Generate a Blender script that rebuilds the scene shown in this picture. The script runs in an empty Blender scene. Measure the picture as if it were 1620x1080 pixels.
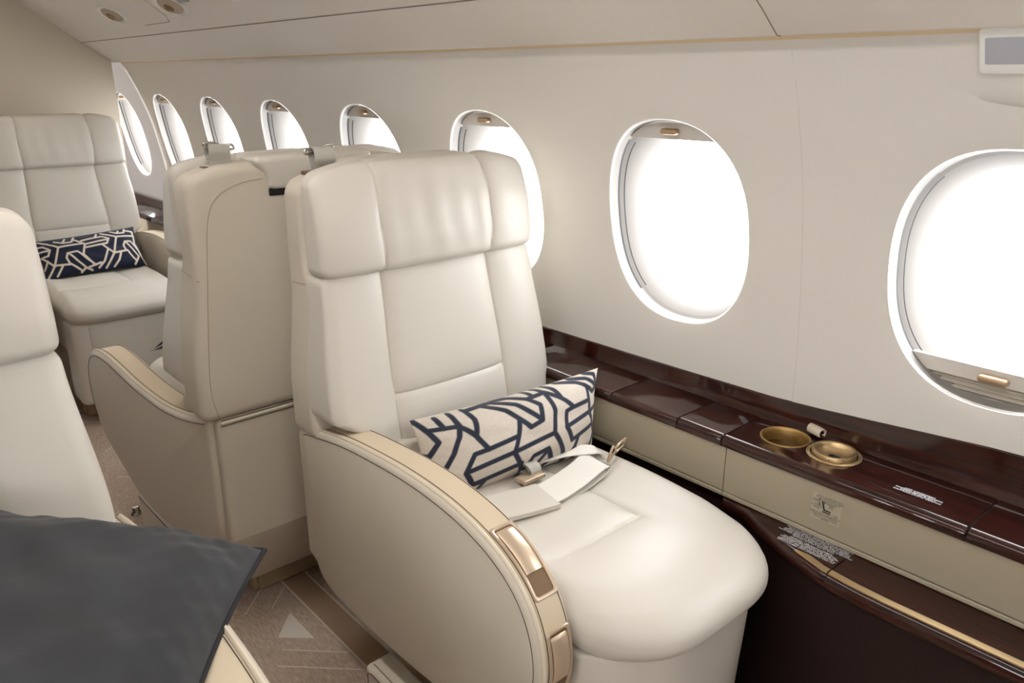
import bpy, bmesh, math, random
import numpy as np
from mathutils import Vector, Matrix
random.seed(4)
S = bpy.context.scene
COL = S.collection

# ------------------------------------------------------------------ camera, world, lights
cam = bpy.data.cameras.new('camera'); cam.sensor_width = 36; cam.lens = 27.6; cam.clip_start = .02
co = bpy.data.objects.new('camera', cam); COL.objects.link(co); S.camera = co
_p, _s = math.radians(18.7), math.radians(41.5)
_h = Vector((-math.cos(_s), math.sin(_s), 0)); _f = _h*math.cos(_p)-Vector((0, 0, math.sin(_p)))
co.location = (0, 0, 1.35); co.rotation_euler = _f.to_track_quat('-Z', 'Y').to_euler()

W = bpy.data.worlds.new('sky'); S.world = W; W.use_nodes = True
bg = W.node_tree.nodes['Background']; bg.inputs[0].default_value = (.97, .985, 1, 1); bg.inputs[1].default_value = 10.0

def area(name, loc, size, power, col, direction):
    l = bpy.data.lights.new(name, 'AREA'); l.shape = 'RECTANGLE'; l.size, l.size_y = size; l.energy = power; l.color = col
    o = bpy.data.objects.new(name, l); COL.objects.link(o); o.location = loc
    o.rotation_euler = Vector(direction).to_track_quat('-Z', 'Y').to_euler(); return o
area('cabin_fill', (-3.1, .37, 1.79), (.12, 2.2), 3, (1, .92, .82), (0, 0, -1)).rotation_euler = (0, 0, math.pi/2)  # added fill light over the far seats, no fixture behind it
area('cabin_fill', (-.6, .37, 1.79), (.12, 2.2), 8.0, (1, .96, .92), (0, 0, -1)).rotation_euler = (0, 0, math.pi/2)  # stronger added fill, brightens the near end of the cabin
S.view_settings.view_transform = 'Standard'; S.view_settings.look = 'None'
S.view_settings.exposure = 0.4; S.view_settings.gamma = 1.0; S.view_settings.use_curve_mapping = False

# ------------------------------------------------------------------ materials
def lin(r, g, b): return tuple((c/255/12.92 if c/255 <= .04045 else ((c/255+.055)/1.055)**2.4) for c in (r, g, b))+(1,)
def mat(name, col, rough=.5, metal=0, coat=0, bump=0, bscale=400, spec=.5, sheen=0, emit=None, es=0):
    m = bpy.data.materials.new(name); m.use_nodes = True; nt = m.node_tree; b = nt.nodes['Principled BSDF']
    b.inputs['Base Color'].default_value = col; b.inputs['Roughness'].default_value = rough
    b.inputs['Metallic'].default_value = metal; b.inputs['Coat Weight'].default_value = coat
    b.inputs['Coat Roughness'].default_value = .04; b.inputs['Specular IOR Level'].default_value = spec
    b.inputs['Sheen Weight'].default_value = sheen
    if emit: b.inputs['Emission Color'].default_value = emit; b.inputs['Emission Strength'].default_value = es
    if bump:
        n = nt.nodes.new('ShaderNodeTexNoise'); n.inputs['Scale'].default_value = bscale; n.inputs['Detail'].default_value = 3
        t = nt.nodes.new('ShaderNodeTexCoord'); bp = nt.nodes.new('ShaderNodeBump')
        bp.inputs['Strength'].default_value = bump; bp.inputs['Distance'].default_value = .001
        nt.links.new(t.outputs['Object'], n.inputs['Vector']); nt.links.new(n.outputs[0], bp.inputs['Height'])
        nt.links.new(bp.outputs[0], b.inputs['Normal'])
    return m
def tint(m, c1, c2, scale=(1, 1, 1), ns=4, detail=4, lo=.35, hi=.65, dist=0):
    nt = m.node_tree; b = nt.nodes['Principled BSDF']
    t = nt.nodes.new('ShaderNodeTexCoord'); mp = nt.nodes.new('ShaderNodeMapping'); mp.inputs['Scale'].default_value = scale
    n = nt.nodes.new('ShaderNodeTexNoise'); n.inputs['Scale'].default_value = ns; n.inputs['Detail'].default_value = detail
    n.inputs['Distortion'].default_value = dist
    r = nt.nodes.new('ShaderNodeValToRGB'); r.color_ramp.elements[0].color = c1; r.color_ramp.elements[1].color = c2
    r.color_ramp.elements[0].position = lo; r.color_ramp.elements[1].position = hi
    nt.links.new(t.outputs['Object'], mp.inputs[0]); nt.links.new(mp.outputs[0], n.inputs['Vector'])
    nt.links.new(n.outputs[0], r.inputs[0]); nt.links.new(r.outputs[0], b.inputs['Base Color']); return mp
LEA = mat('cream_leather', lin(204, 198, 188), .40, bump=.12, bscale=500, spec=.4)
LEA2 = mat('tan_leather_strip', lin(205, 189, 163), .42, bump=.12, bscale=500, spec=.4)
SHELL = mat('cream_leather_shell', lin(200, 191, 176), .45, bump=.1, bscale=500, spec=.35)
PIPE = mat('cream_piping', lin(213, 201, 180), .45)
THREAD = mat('dark_thread', lin(62, 50, 46), .8)
WALL = mat('off_white_lining', lin(222, 217, 210), .6, bump=.05, bscale=300, spec=.3)
WALLSH = mat('shaded_lining', lin(150, 144, 140), .6, bump=.05, bscale=300, spec=.3)  # wall lining darkened in colour to paint the shade behind the bulkhead
CEIL = mat('ceiling_lining', lin(214, 206, 196), .7, bump=.05, bscale=300, spec=.25)
BULK = mat('bulkhead_lining', lin(192, 182, 166), .7, bump=.05, bscale=300, spec=.25)
WHITE = mat('white_plastic', lin(236, 234, 230), .45)
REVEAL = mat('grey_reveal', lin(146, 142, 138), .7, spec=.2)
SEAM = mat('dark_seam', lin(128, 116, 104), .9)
DARKGAP = mat('black_gap', lin(14, 10, 9), .8)
GOLD = mat('satin_gold', lin(196, 170, 128), .34, metal=.85)
BRONZE = mat('bronze_handle', lin(176, 148, 116), .38, metal=.7)
CHAMP = mat('champagne_bezel', lin(204, 184, 160), .36, metal=.55)
CHAMPD = mat('champagne_recess', lin(112, 86, 58), .45, metal=.3)
STEEL = mat('steel', lin(200, 196, 188), .25, metal=1)
PANEL = mat('beige_panel', lin(160, 149, 128), .5, bump=.05, bscale=400)
DARKL = mat('dark_brown_leather', lin(34, 19, 17), .55, bump=.15, bscale=500, spec=.3)
WOOD = mat('mahogany_veneer', lin(60, 26, 18), .32, coat=.9, spec=.1)
tint(WOOD, lin(26, 8, 6), lin(62, 23, 14), (3, 60, 60), 2.2, 6, .3, .75, .4)
INK = mat('black_ink', lin(22, 20, 20), .7); INKW = mat('white_ink', lin(245, 248, 255), .6); RED = mat('red_ink', lin(190, 60, 60), .6)
WEB = mat('grey_webbing', lin(176, 172, 164), .6, bump=.5, bscale=900)
WEBW = mat('pale_webbing', lin(226, 222, 214), .5, bump=.25, bscale=700)
VELVET = mat('charcoal_velvet', lin(70, 74, 84), .75, sheen=.12, bump=.3, bscale=300)
tint(VELVET, lin(30, 31, 34), lin(46, 48, 53), (1, 1, 1), 9, 5, .3, .7, .6)
BLACKP = mat('black_cord', lin(20, 20, 24), .8, bump=.6, bscale=500)
GREYPLATE = mat('grey_plate', lin(150, 148, 150), .5)
EXITP = mat('frosted_sign_panel', lin(176, 178, 186), .35)
TANT = mat('tan_lit_band', lin(218, 196, 160), .6)  # opaque tan; the colour stands in for the warm-lit wall under the lip
LED = mat('warm_led', (1, 1, 1, 1), .5, emit=(1, .80, .52, 1), es=1.0)
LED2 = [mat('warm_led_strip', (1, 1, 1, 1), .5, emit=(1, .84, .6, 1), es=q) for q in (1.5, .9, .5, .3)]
CUPI = mat('gold_cup', lin(178, 146, 92), .42, metal=.8)
def glass():
    m = bpy.data.materials.new('window_acrylic'); m.use_nodes = True; nt = m.node_tree; nt.nodes.remove(nt.nodes['Principled BSDF'])
    o = nt.nodes['Material Output']; t = nt.nodes.new('ShaderNodeBsdfTransparent'); g = nt.nodes.new('ShaderNodeBsdfGlossy')
    g.inputs['Roughness'].default_value = .02; mx = nt.nodes.new('ShaderNodeMixShader'); mx.inputs[0].default_value = .05
    nt.links.new(t.outputs[0], mx.inputs[1]); nt.links.new(g.outputs[0], mx.inputs[2]); nt.links.new(mx.outputs[0], o.inputs[0]); return m
GLASS = glass()
def carpet(name, ang, c1, c2):
    m = mat(name, lin(160, 140, 125), .95, spec=.1)
    mp = tint(m, c1, c2, (14, 120, 1), 3.0, 6, .3, .7, .3); mp.inputs['Rotation'].default_value = (0, 0, ang)
    mp.vector_type = 'TEXTURE' if False else 'POINT'; return m
CP0 = carpet('taupe_carpet', 0, lin(148, 128, 113), lin(190, 172, 156))
CP1 = carpet('taupe_carpet_diagonal', math.radians(-45), lin(152, 133, 118), lin(194, 177, 161))
CP2 = carpet('taupe_carpet_cross', math.radians(45), lin(152, 133, 118), lin(194, 177, 161))
CPB = mat('plain_brown_carpet', lin(164, 139, 116), .95, bump=.5, bscale=700, spec=.1)
CPT = mat('pale_carpet_inlay', lin(206, 198, 186), .9, bump=.5, bscale=700, spec=.1)
CPL = mat('pale_carpet_line', lin(212, 198, 182), .95, bump=.5, bscale=700, spec=.1)
def patmat(name, c_line, c_bg, w):
    w = w*1.35
    m = mat(name, c_bg, .85, bump=.35, bscale=900, spec=.15, sheen=.1); nt = m.node_tree; b = nt.nodes['Principled BSDF']
    a = nt.nodes.new('ShaderNodeAttribute'); a.attribute_name = 'pattern'
    r = nt.nodes.new('ShaderNodeMapRange'); r.inputs['From Min'].default_value = w-.004; r.inputs['From Max'].default_value = w+.004
    n = nt.nodes.new('ShaderNodeTexNoise'); n.inputs['Scale'].default_value = 260; n.inputs['Detail'].default_value = 2
    t = nt.nodes.new('ShaderNodeTexCoord'); nt.links.new(t.outputs['Object'], n.inputs['Vector'])
    hs = nt.nodes.new('ShaderNodeMix'); hs.data_type = 'RGBA'; hs.inputs[6].default_value = c_bg
    hs.inputs[7].default_value = tuple(c*.72 for c in c_bg[:3])+(1,); nt.links.new(n.outputs[0], hs.inputs[0])
    mx = nt.nodes.new('ShaderNodeMix'); mx.data_type = 'RGBA'; mx.inputs[6].default_value = c_line
    nt.links.new(a.outputs['Fac'], r.inputs['Value']); nt.links.new(r.outputs[0], mx.inputs[0])
    nt.links.new(hs.outputs[2], mx.inputs[7]); nt.links.new(mx.outputs[2], b.inputs['Base Color']); return m
LINEN = patmat('linen_with_navy_lines', lin(44, 48, 62), lin(214, 204, 192), .0125)
NAVY = patmat('navy_with_linen_lines', lin(206, 196, 184), lin(32, 37, 55), .0095)

# ------------------------------------------------------------------ helpers
def mk(name, V, F, m, parent=None, smooth=35, mats=None, fm=None):
    me = bpy.data.meshes.new(name); me.from_pydata([tuple(map(float, v)) for v in V], [], [tuple(int(i) for i in f) for f in F])
    for x in (mats or [m]): me.materials.append(x)
    if fm is not None: me.polygons.foreach_set('material_index', fm)
    bm = bmesh.new(); bm.from_mesh(me); bmesh.ops.recalc_face_normals(bm, faces=bm.faces); bm.to_mesh(me); bm.free()
    if smooth: me.shade_smooth(); me.set_sharp_from_angle(angle=math.radians(smooth))
    o = bpy.data.objects.new(name, me); COL.objects.link(o)
    if parent: o.parent = parent
    return o
def empty(name, loc=(0, 0, 0), rz=0):
    o = bpy.data.objects.new(name, None); COL.objects.link(o); o.location = loc; o.rotation_euler = (0, 0, rz); o.empty_display_size = .05; return o
def tag(o, label, cat, group=None):
    o['label'] = label; o['category'] = cat
    if group: o['group'] = group
    return o
def st(o): o['kind'] = 'structure'; return o
def uniq(a, eps=2e-4):
    a = sorted(a); r = [a[0]]
    for x in a[1:]:
        if x-r[-1] > eps: r.append(x)
    return r
class MB:
    def __init__(s): s.V = []; s.F = []
    def add(s, V, F):
        n = len(s.V); s.V += [tuple(v) for v in V]; s.F += [tuple(i+n for i in f) for f in F]
    def build(s, name, m, parent=None, smooth=35): return mk(name, s.V, s.F, m, parent, smooth)
def rbox(lo, hi, r, ds=.03, extra=((), (), ()), rs=4, warp=None):
    """box with round edges as a merged surface grid; warp takes and returns an (n,3) array"""
    lo = np.array(lo, float); hi = np.array(hi, float); ax = []
    for k in range(3):
        L = lo[k]; H = hi[k]; rr = min(r, (H-L)/2*.999)
        a = [('m', L, t/rs) for t in range(rs, 0, -1)]
        n = max(1, int(round((H-L-2*rr)/ds))); inn = [L+rr+(H-L-2*rr)*i/n for i in range(n+1)]
        inn += [e for e in extra[k] if L+rr < e < H-rr]
        a += [('i', v, 0) for v in uniq(inn)] + [('p', H, t/rs) for t in range(1, rs+1)]
        ax.append((a, rr))
    N = [len(a[0]) for a in ax]; idx = {}; V = []; F = []
    def coord(i, j, k):
        c = [0]*3; d = [0]*3
        for q, w in enumerate((i, j, k)):
            ty, v, t = ax[q][0][w]; rr = ax[q][1]
            if ty == 'i': c[q] = v
            elif ty == 'm': c[q] = v+rr; d[q] = -math.tan(t*math.pi/4)
            else: c[q] = v-rr; d[q] = math.tan(t*math.pi/4)
        L = math.sqrt(sum(x*x for x in d)) or 1
        return [c[q]+d[q]/L*ax[q][1] for q in range(3)]
    def vid(i, j, k):
        key = (i, j, k)
        if key not in idx: idx[key] = len(V); V.append(coord(i, j, k))
        return idx[key]
    for q in range(3):
        a, b = [z for z in range(3) if z != q]
        for side in (0, N[q]-1):
            for i in range(N[a]-1):
                for j in range(N[b]-1):
                    f = []
                    for (di, dj) in ((0, 0), (1, 0), (1, 1), (0, 1)):
                        t = [0]*3; t[q] = side; t[a] = i+di; t[b] = j+dj; f.append(vid(*t))
                    F.append(f)
    V = np.array(V)
    if warp: V = warp(V)
    return V, F
def tube(path, r, n=8, closed=False, caps=True):
    P = [Vector(p) for p in path]; m = len(P); V = []; F = []; prev = None
    for i, p in enumerate(P):
        a = P[(i-1) % m] if (closed or i > 0) else P[0]; b = P[(i+1) % m] if (closed or i < m-1) else P[-1]
        t = (b-a).normalized()
        if prev is None:
            u = t.orthogonal().normalized()
        else: u = (prev-t*prev.dot(t)); u = u.normalized() if u.length > 1e-6 else t.orthogonal().normalized()
        prev = u; v = t.cross(u)
        for k in range(n):
            an = 2*math.pi*k/n; V.append(p+u*r*math.cos(an)+v*r*math.sin(an))
    for i in range(m if closed else m-1):
        for k in range(n):
            F.append((i*n+k, i*n+(k+1) % n, ((i+1) % m)*n+(k+1) % n, ((i+1) % m)*n+k))
    if not closed and caps: F += [tuple(range(n)), tuple(range((m-1)*n, m*n))]
    return V, F
def spline(pts, n=12, closed=False):
    P = [np.array(p, float) for p in pts]; m = len(P); out = []
    for i in range(m if closed else m-1):
        p1, p2 = P[i], P[(i+1) % m]
        p0 = P[(i-1) % m] if (closed or i > 0) else 2*p1-p2
        p3 = P[(i+2) % m] if (closed or i < m-2) else 2*p2-p1
        for k in range(n):
            t = k/n; out.append(.5*((2*p1)+(-p0+p2)*t+(2*p0-5*p1+4*p2-p3)*t*t+(-p0+3*p1-3*p2+p3)*t**3))
    if not closed: out.append(P[-1])
    return out
def sheet(rows, closed=False):
    """grid faces from list of rows (each same length)"""
    n = len(rows[0]); V = [p for r in rows for p in r]; F = []
    for i in range(len(rows)-1):
        for j in range(n if closed else n-1):
            F.append((i*n+j, i*n+(j+1) % n, (i+1)*n+(j+1) % n, (i+1)*n+j))
    return V, F
def lathe(prof, c, n=48):
    rows = [[(c[0]+r*math.cos(2*math.pi*k/n), c[1]+r*math.sin(2*math.pi*k/n), c[2]+z) for k in range(n)] for r, z in prof]
    return sheet(rows, True)
def prism(poly, a0, a1, axis):
    """extrude 2D polygon along axis index"""
    def P(p, a): q = list(p); q.insert(axis, a); return tuple(q)
    n = len(poly); V = [P(p, a0) for p in poly]+[P(p, a1) for p in poly]
    F = [tuple(range(n)), tuple(range(n, 2*n))]+[(i, (i+1) % n, n+(i+1) % n, n+i) for i in range(n)]
    return V, F
def ribbon(path, dirs, width, thick):
    rows = []
    P = [np.array(p, float) for p in path]
    for i, p in enumerate(P):
        t = P[min(i+1, len(P)-1)]-P[max(i-1, 0)]; t /= np.linalg.norm(t)
        w = np.array(dirs[i] if isinstance(dirs, list) else dirs, float); w -= t*w.dot(t); w /= np.linalg.norm(w); n = np.cross(t, w)
        wd = width/2; th = thick/2
        rows.append([p-w*wd-n*th, p-w*wd+n*th, p+w*wd+n*th, p+w*wd-n*th])
    V, F = sheet(rows, True); m = len(rows)
    F += [(0, 1, 2, 3), tuple((m-1)*4+k for k in range(4))]
    return V, F
def text(name, body, size, M, m, parent=None, align='CENTER', ls=1.0):
    c = bpy.data.curves.new(name, 'FONT'); c.body = body; c.size = size; c.align_x = align; c.align_y = 'CENTER'; c.space_line = ls; c.offset = size*.008
    o = bpy.data.objects.new(name, c); COL.objects.link(o); bpy.context.view_layer.update()
    me = bpy.data.meshes.new_from_object(o.evaluated_get(bpy.context.evaluated_depsgraph_get()))
    bpy.data.objects.remove(o); me.transform(M); me.materials.clear(); me.materials.append(m)
    r = bpy.data.objects.new(name, me); COL.objects.link(r)
    if parent: r.parent = parent
    return r
def frame(o, x, y):
    x = Vector(x).normalized(); y = Vector(y).normalized(); z = x.cross(y)
    return Matrix(((x.x, y.x, z.x, o[0]), (x.y, y.y, z.y, o[1]), (x.z, y.z, z.z, o[2]), (0, 0, 0, 1)))
def copy_tree(o, parent=None):
    c = o.copy(); COL.objects.link(c)
    if parent: c.parent = parent
    for ch in list(o.children): copy_tree(ch, c)
    return c
# ------------------------------------------------------------------ cabin shell
PZ = [0, .60, .70, .81, .96, 1.15, 1.33, 1.415, 1.46, 1.50]
PY = [1.40, 1.452, 1.45, 1.446, 1.427, 1.393, 1.330, 1.288, 1.255, 1.22]
YM = .74                                      # the cabin is mirrored about y = YM/2
_zz = np.linspace(0, 1.5, 151); _yy = np.interp(_zz, PZ, PY)
for _ in range(40): _yy[1:-1] = (_yy[:-2]+2*_yy[1:-1]+_yy[2:])/4
def wy(z): return float(np.interp(z, _zz, _yy))
ZB, ZT = .64, 1.47; ZC = 1.036; HB = .228; HA = .188
def outline(k, n, a, b, p=2.35):
    t = 2*math.pi*k/n; c, s = math.cos(t), math.sin(t)
    return a*math.copysign(abs(c)**(2/p), c), b*math.copysign(abs(s)**(2/p), s)
NW = 72
def wall_cell(mb, x0, x1, xc, a, b, side, dy=0):
    ZC, HB = (1.024, .222) if (abs(xc+.395) < .01 and side > 0) else (1.036, .228); b = HB
    rows = []
    for q in range(8):
        t = (q/7)**1.3; row = []
        for k in range(NW):
            dx, dz = outline(k, NW, a, b)
            # ray to the cell border
            sx = ((x1-xc) if dx > 0 else (xc-x0))/max(abs(dx), 1e-9); sz = ((ZT-ZC) if dz > 0 else (ZC-ZB))/max(abs(dz), 1e-9)
            s = min(sx, sz); X = xc+dx*(1+(s-1)*t); Z = ZC+dz*(1+(s-1)*t)
            Y = wy(Z)+dy
            if q == 0: Y += .004
            row.append((X, Y if side > 0 else YM-Y, Z))
        rows.append(row)
    mb.add(*sheet(rows, True))
    # fill the four corners of the cell left by the ray sampling
    B = rows[-1]
    for cx, cz in ((x0, ZB), (x1, ZB), (x0, ZT), (x1, ZT)):
        best = None
        for k in range(NW):
            p, q2 = B[k], B[(k+1) % NW]
            on = lambda v, X: abs(v[0]-X) < 1e-6
            if (abs(p[0]-cx) < 1e-6 and abs(q2[2]-cz) < 1e-6 and abs(q2[0]-cx) > 1e-6) or (abs(q2[0]-cx) < 1e-6 and abs(p[2]-cz) < 1e-6 and abs(p[0]-cx) > 1e-6):
                Y = wy(cz)+dy; mb.add([p, q2, (cx, Y if side > 0 else YM-Y, cz)], [(0, 1, 2)])
XE = -4.38
CR = [-4.83, -4.13, -3.515, -2.90, -2.287, -1.672, -1.058, -.395, .217, .83, 1.44]
BR = [-5.25, XE, -3.82, -3.21, -2.59, -1.98, -1.365, -.749, -.089, .52, 1.14, 1.9]
mb = MB()
for i in range(1, 7): wall_cell(mb, BR[i], BR[i+1], CR[i], HA, HB, 1)
for xb in BR[1:8]:
    mb.add(*sheet([[(xb+dx, wy(z)+.002, z) for dx in (-.03, .03)] for z in np.linspace(ZB, ZT, 40)]))
wr = st(mb.build('wall_right', WALL, None, 40))
mb = MB()
for i in range(7, 11): wall_cell(mb, BR[i], BR[i+1], CR[i], HA, HB, 1, -.0015)
for xb in BR[8:11]:
    mb.add(*sheet([[(xb+dx, wy(z)+.002, z) for dx in (-.03, .03)] for z in np.linspace(ZB, ZT, 40)]))
mb.build('near_panel', WALL, wr, 40)
mb = MB(); wall_cell(mb, BR[0], BR[1], CR[0], HA, HB, 1, .012); far = mb.build('far_panel', WALLSH, wr, 40)
# panel edge of the last frame and the joint between the two panels
e = [(XE, wy(z), z) for z in np.linspace(ZB, ZT, 40)]
V, F = sheet([[(p[0]-.001, p[1]-.0005, p[2]) for p in e], [(p[0]-.002, p[1]+.014, p[2]) for p in e]]); mk('panel_edge', V, F, WALL, wr)
V, F = tube([(-.749, wy(z)-.0003, z) for z in np.linspace(.69, 1.44, 50)], .0009, 6); mk('panel_joint', V, F, SEAM, wr)
mb = MB()
CL = [x for x in CR if x > XE]
for i in range(1, 11): wall_cell(mb, BR[i], BR[i+1], CR[i], HA, HB, -1)
wl = st(mb.build('wall_left', WALL, None, 40))
V, F = prism([(YM-1.30, 0), (YM-1.30, .66), (YM-1.46, .66), (YM-1.46, 0)], XE, 1.9, 0); mk('lower_wall', V, F, DARKL, wl)
V, F = prism([(1.50, 0), (1.50, .66), (1.46, .695), (1.52, .70), (1.52, 0)], -5.25, 1.9, 0); mk('lower_lining', V, F, DARKL, wr)
# windows
def Yo(z, d, side): y = wy(z)+d; return y if side > 0 else YM-y
def handle(x, z, d, side, parent, w=.042, h=.0125, dep=.02):
    V, F = rbox((-w/2, -dep, -h/2), (w/2, 0, h/2), .0058, .01, rs=3)
    V = np.array([(x+p[0], Yo(z, d, side)+(p[1] if side > 0 else -p[1]), z+p[2]) for p in V]); return mk('handle', V, F, BRONZE, parent)
def window(i, x, side, style):
    ZC, HB = (1.024, .222) if (abs(x+.395) < .01 and side > 0) else (1.036, .228)
    rings = [(.0035, 1.0, 0), (.0055, .991, 0), (.009, .986, 0), (.013, .984, 0), (.028, .982, 0), (.0285, .981, 1), (.0345, .979, 1), (.035, .977, 0), (.042, .95, 0), (.0425, .948, 1), (.045, .942, 1), (.0455, .94, 0), (.06, .90, 0), (.08, .85, 0), (.108, .815, 0)]
    dd = .012 if x < XE else 0
    rows = []
    for d, s, _ in rings:
        row = []
        for k in range(NW):
            dx, dz = outline(k, NW, HA*s, HB*s); z = ZC+dz
            row.append((x+dx, Yo(z, d+dd, side), z))
        rows.append(row)
    V, F = sheet(rows, True)
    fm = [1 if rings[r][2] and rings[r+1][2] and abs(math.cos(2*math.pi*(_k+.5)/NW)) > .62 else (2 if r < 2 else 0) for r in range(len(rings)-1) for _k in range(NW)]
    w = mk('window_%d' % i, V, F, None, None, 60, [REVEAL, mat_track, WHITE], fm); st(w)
    gl = [(x+outline(k, NW, HA*.81, HB*.81)[0], Yo(ZC+outline(k, NW, HA*.81, HB*.81)[1], .106+dd, side), ZC+outline(k, NW, HA*.81, HB*.81)[1]) for k in range(NW)]
    rows = [[(x+(p[0]-x)*s, Yo(ZC+(p[2]-ZC)*s, .106+dd, side), ZC+(p[2]-ZC)*s) for p in gl] for s in (1, .7, .4, .1)]
    V, F = sheet(rows, True); F.append(tuple(range(3*NW, 4*NW))); mk('glass_pane', V, F, GLASS, w)
    def plate(name, z0, z1, d, m, th=.004, par=None, amp=0):
        zs = np.linspace(z0, z1, max(3, int((z1-z0)/.0012) if amp else 6)); rows = []; 
        for j, z in enumerate(zs):
            q = min(.9999, abs(z-ZC)/(HB*.976)); hw = HA*.976*(1-q**2.35)**(1/2.35)
            o = amp*math.sin((z-z0)/.0090*2*math.pi)
            rows.append([(x-hw, Yo(z, d+dd+o, side), z), (x, Yo(z, d+dd+o, side), z), (x+hw, Yo(z, d+dd+o, side), z)])
        V, F = sheet(rows); V = [tuple(v) for v in V]; n = len(V); s = 1 if side > 0 else -1
        V2 = [(v[0], v[1]+s*th, v[2]) for v in V]; F2 = [tuple(i+n for i in f) for f in F]
        loop = [r*3 for r in range(len(zs))]+[len(zs)*3-2]+[r*3+2 for r in range(len(zs)-1, -1, -1)]+[1]
        F3 = [(loop[a], loop[(a+1) % len(loop)], loop[(a+1) % len(loop)]+n, loop[a]+n) for a in range(len(loop))]
        return mk(name, V+V2, F+F2+F3, m, par or w)
    if style == 'top':
        sh = plate('shade_rail', 1.222, ZC+HB*.968, .026, SHADE); handle(x, 1.2385, .028+dd, side, sh)
    else:
        plate('pleated_shade', ZC-HB*.97, .842 if style == 'bottom' else 1.215, .036, PLEAT, .002, None, .0035)
        z1 = .840 if style == 'bottom' else 1.215
        sh = plate('shade_rail', z1, z1+.028, .027, SHADE, .012); handle(x, z1+.012, .028+dd, side, sh, .048, .013)
    return w
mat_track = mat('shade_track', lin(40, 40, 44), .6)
SHADE = mat('shade_rail_plastic', lin(206, 200, 192), .5); PLEAT = mat('pleated_shade_fabric', lin(190, 182, 168), .7)
n = 1
for x in CR: window(n, x, 1, 'bottom' if abs(x+.395) < .01 else 'top'); n += 1
for x in CL: window(n, x, -1, 'top' if x > -.5 else 'closed'); n += 1
# ceiling
CPf = [(1.246, 1.436), (1.262, 1.425), (1.263, 1.4165), (1.257, 1.412), (1.245, 1.4135), (1.192, 1.452), (1.120, 1.499), (1.1185, 1.5015), (1.117, 1.5005), (.997, 1.585), (.885, 1.668), (.80, 1.718), (.70, 1.757), (.58, 1.785), (.37, 1.80)]
full = CPf+[(YM-y, z) for y, z in reversed(CPf[:-1])]
xs = [-5.25, XE, -3.2, -2, -.749, .5, 1.9]
V, F = sheet([[(x, y, z) for y, z in full] for x in xs]); ceil = st(mk('ceiling', V, F, CEIL, None, 25))
V, F = tube([(x, 1.1185, 1.4992) for x in (XE, 1.9)], .0011, 6); mk('ceiling_joint', V, F, SEAM, ceil)
V, F = tube([(-.749, y, z-.0003) for y, z in CPf[3:]], .0009, 6); mk('cross_joint', V, F, SEAM, ceil)
for sd in (1, -1):
    f = (lambda y: y) if sd > 0 else (lambda y: YM-y)
    V, F = prism([(f(1.246), 1.436), (f(1.246), 1.50), (f(1.30), 1.50), (f(1.30), 1.462), (f(1.25), 1.462)], -5.25, 1.9, 0)
    tr = st(mk('trim_%d' % (1 if sd > 0 else 2), V, F, WALL, None))
    V, F = prism([(f(1.2475), 1.440), (f(1.2475), 1.452), (f(1.2465), 1.452), (f(1.2465), 1.440)], XE+.02, 1.85, 0); mk('cove_light_strip', V, F, LED, tr)
    V, F = prism([(f(1.2635), 1.4165), (f(1.2635), 1.4215), (f(1.2945), 1.4215), (f(wy(1.4075)+.004), 1.4075), (f(wy(1.4075)-.0045), 1.4075), (f(wy(1.4165)-.0055), 1.4165)], XE+.003, 1.9, 0); mk('cove_lit_band', V, F, TANT, tr)
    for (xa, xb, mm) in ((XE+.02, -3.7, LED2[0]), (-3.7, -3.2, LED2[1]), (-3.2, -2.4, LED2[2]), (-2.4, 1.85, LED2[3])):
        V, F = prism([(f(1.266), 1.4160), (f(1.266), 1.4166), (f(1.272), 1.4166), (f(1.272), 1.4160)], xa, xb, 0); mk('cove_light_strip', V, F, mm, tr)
# far bulkhead, its continuation and the closing walls
poly = [(YM-1.24, 0), (1.24, 0), (1.24, 1.4135)]+CPf[5:]+[(YM-y, z) for y, z in reversed(CPf[5:-1])]+[(YM-1.24, 1.4135)]
V, F = prism(poly, XE-.03, XE, 0); st(mk('wall_far', V, F, BULK, None))
V, F = prism([(-.9, 0), (1.6, 0), (1.6, 1.85), (-.9, 1.85)], -5.29, -5.25, 0); st(mk('wall_back', V, F, WALLSH, None))
V, F = prism([(-.9, 0), (1.6, 0), (1.6, 1.85), (-.9, 1.85)], 1.9, 1.94, 0); st(mk('wall_near', V, F, WALL, None))
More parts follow.
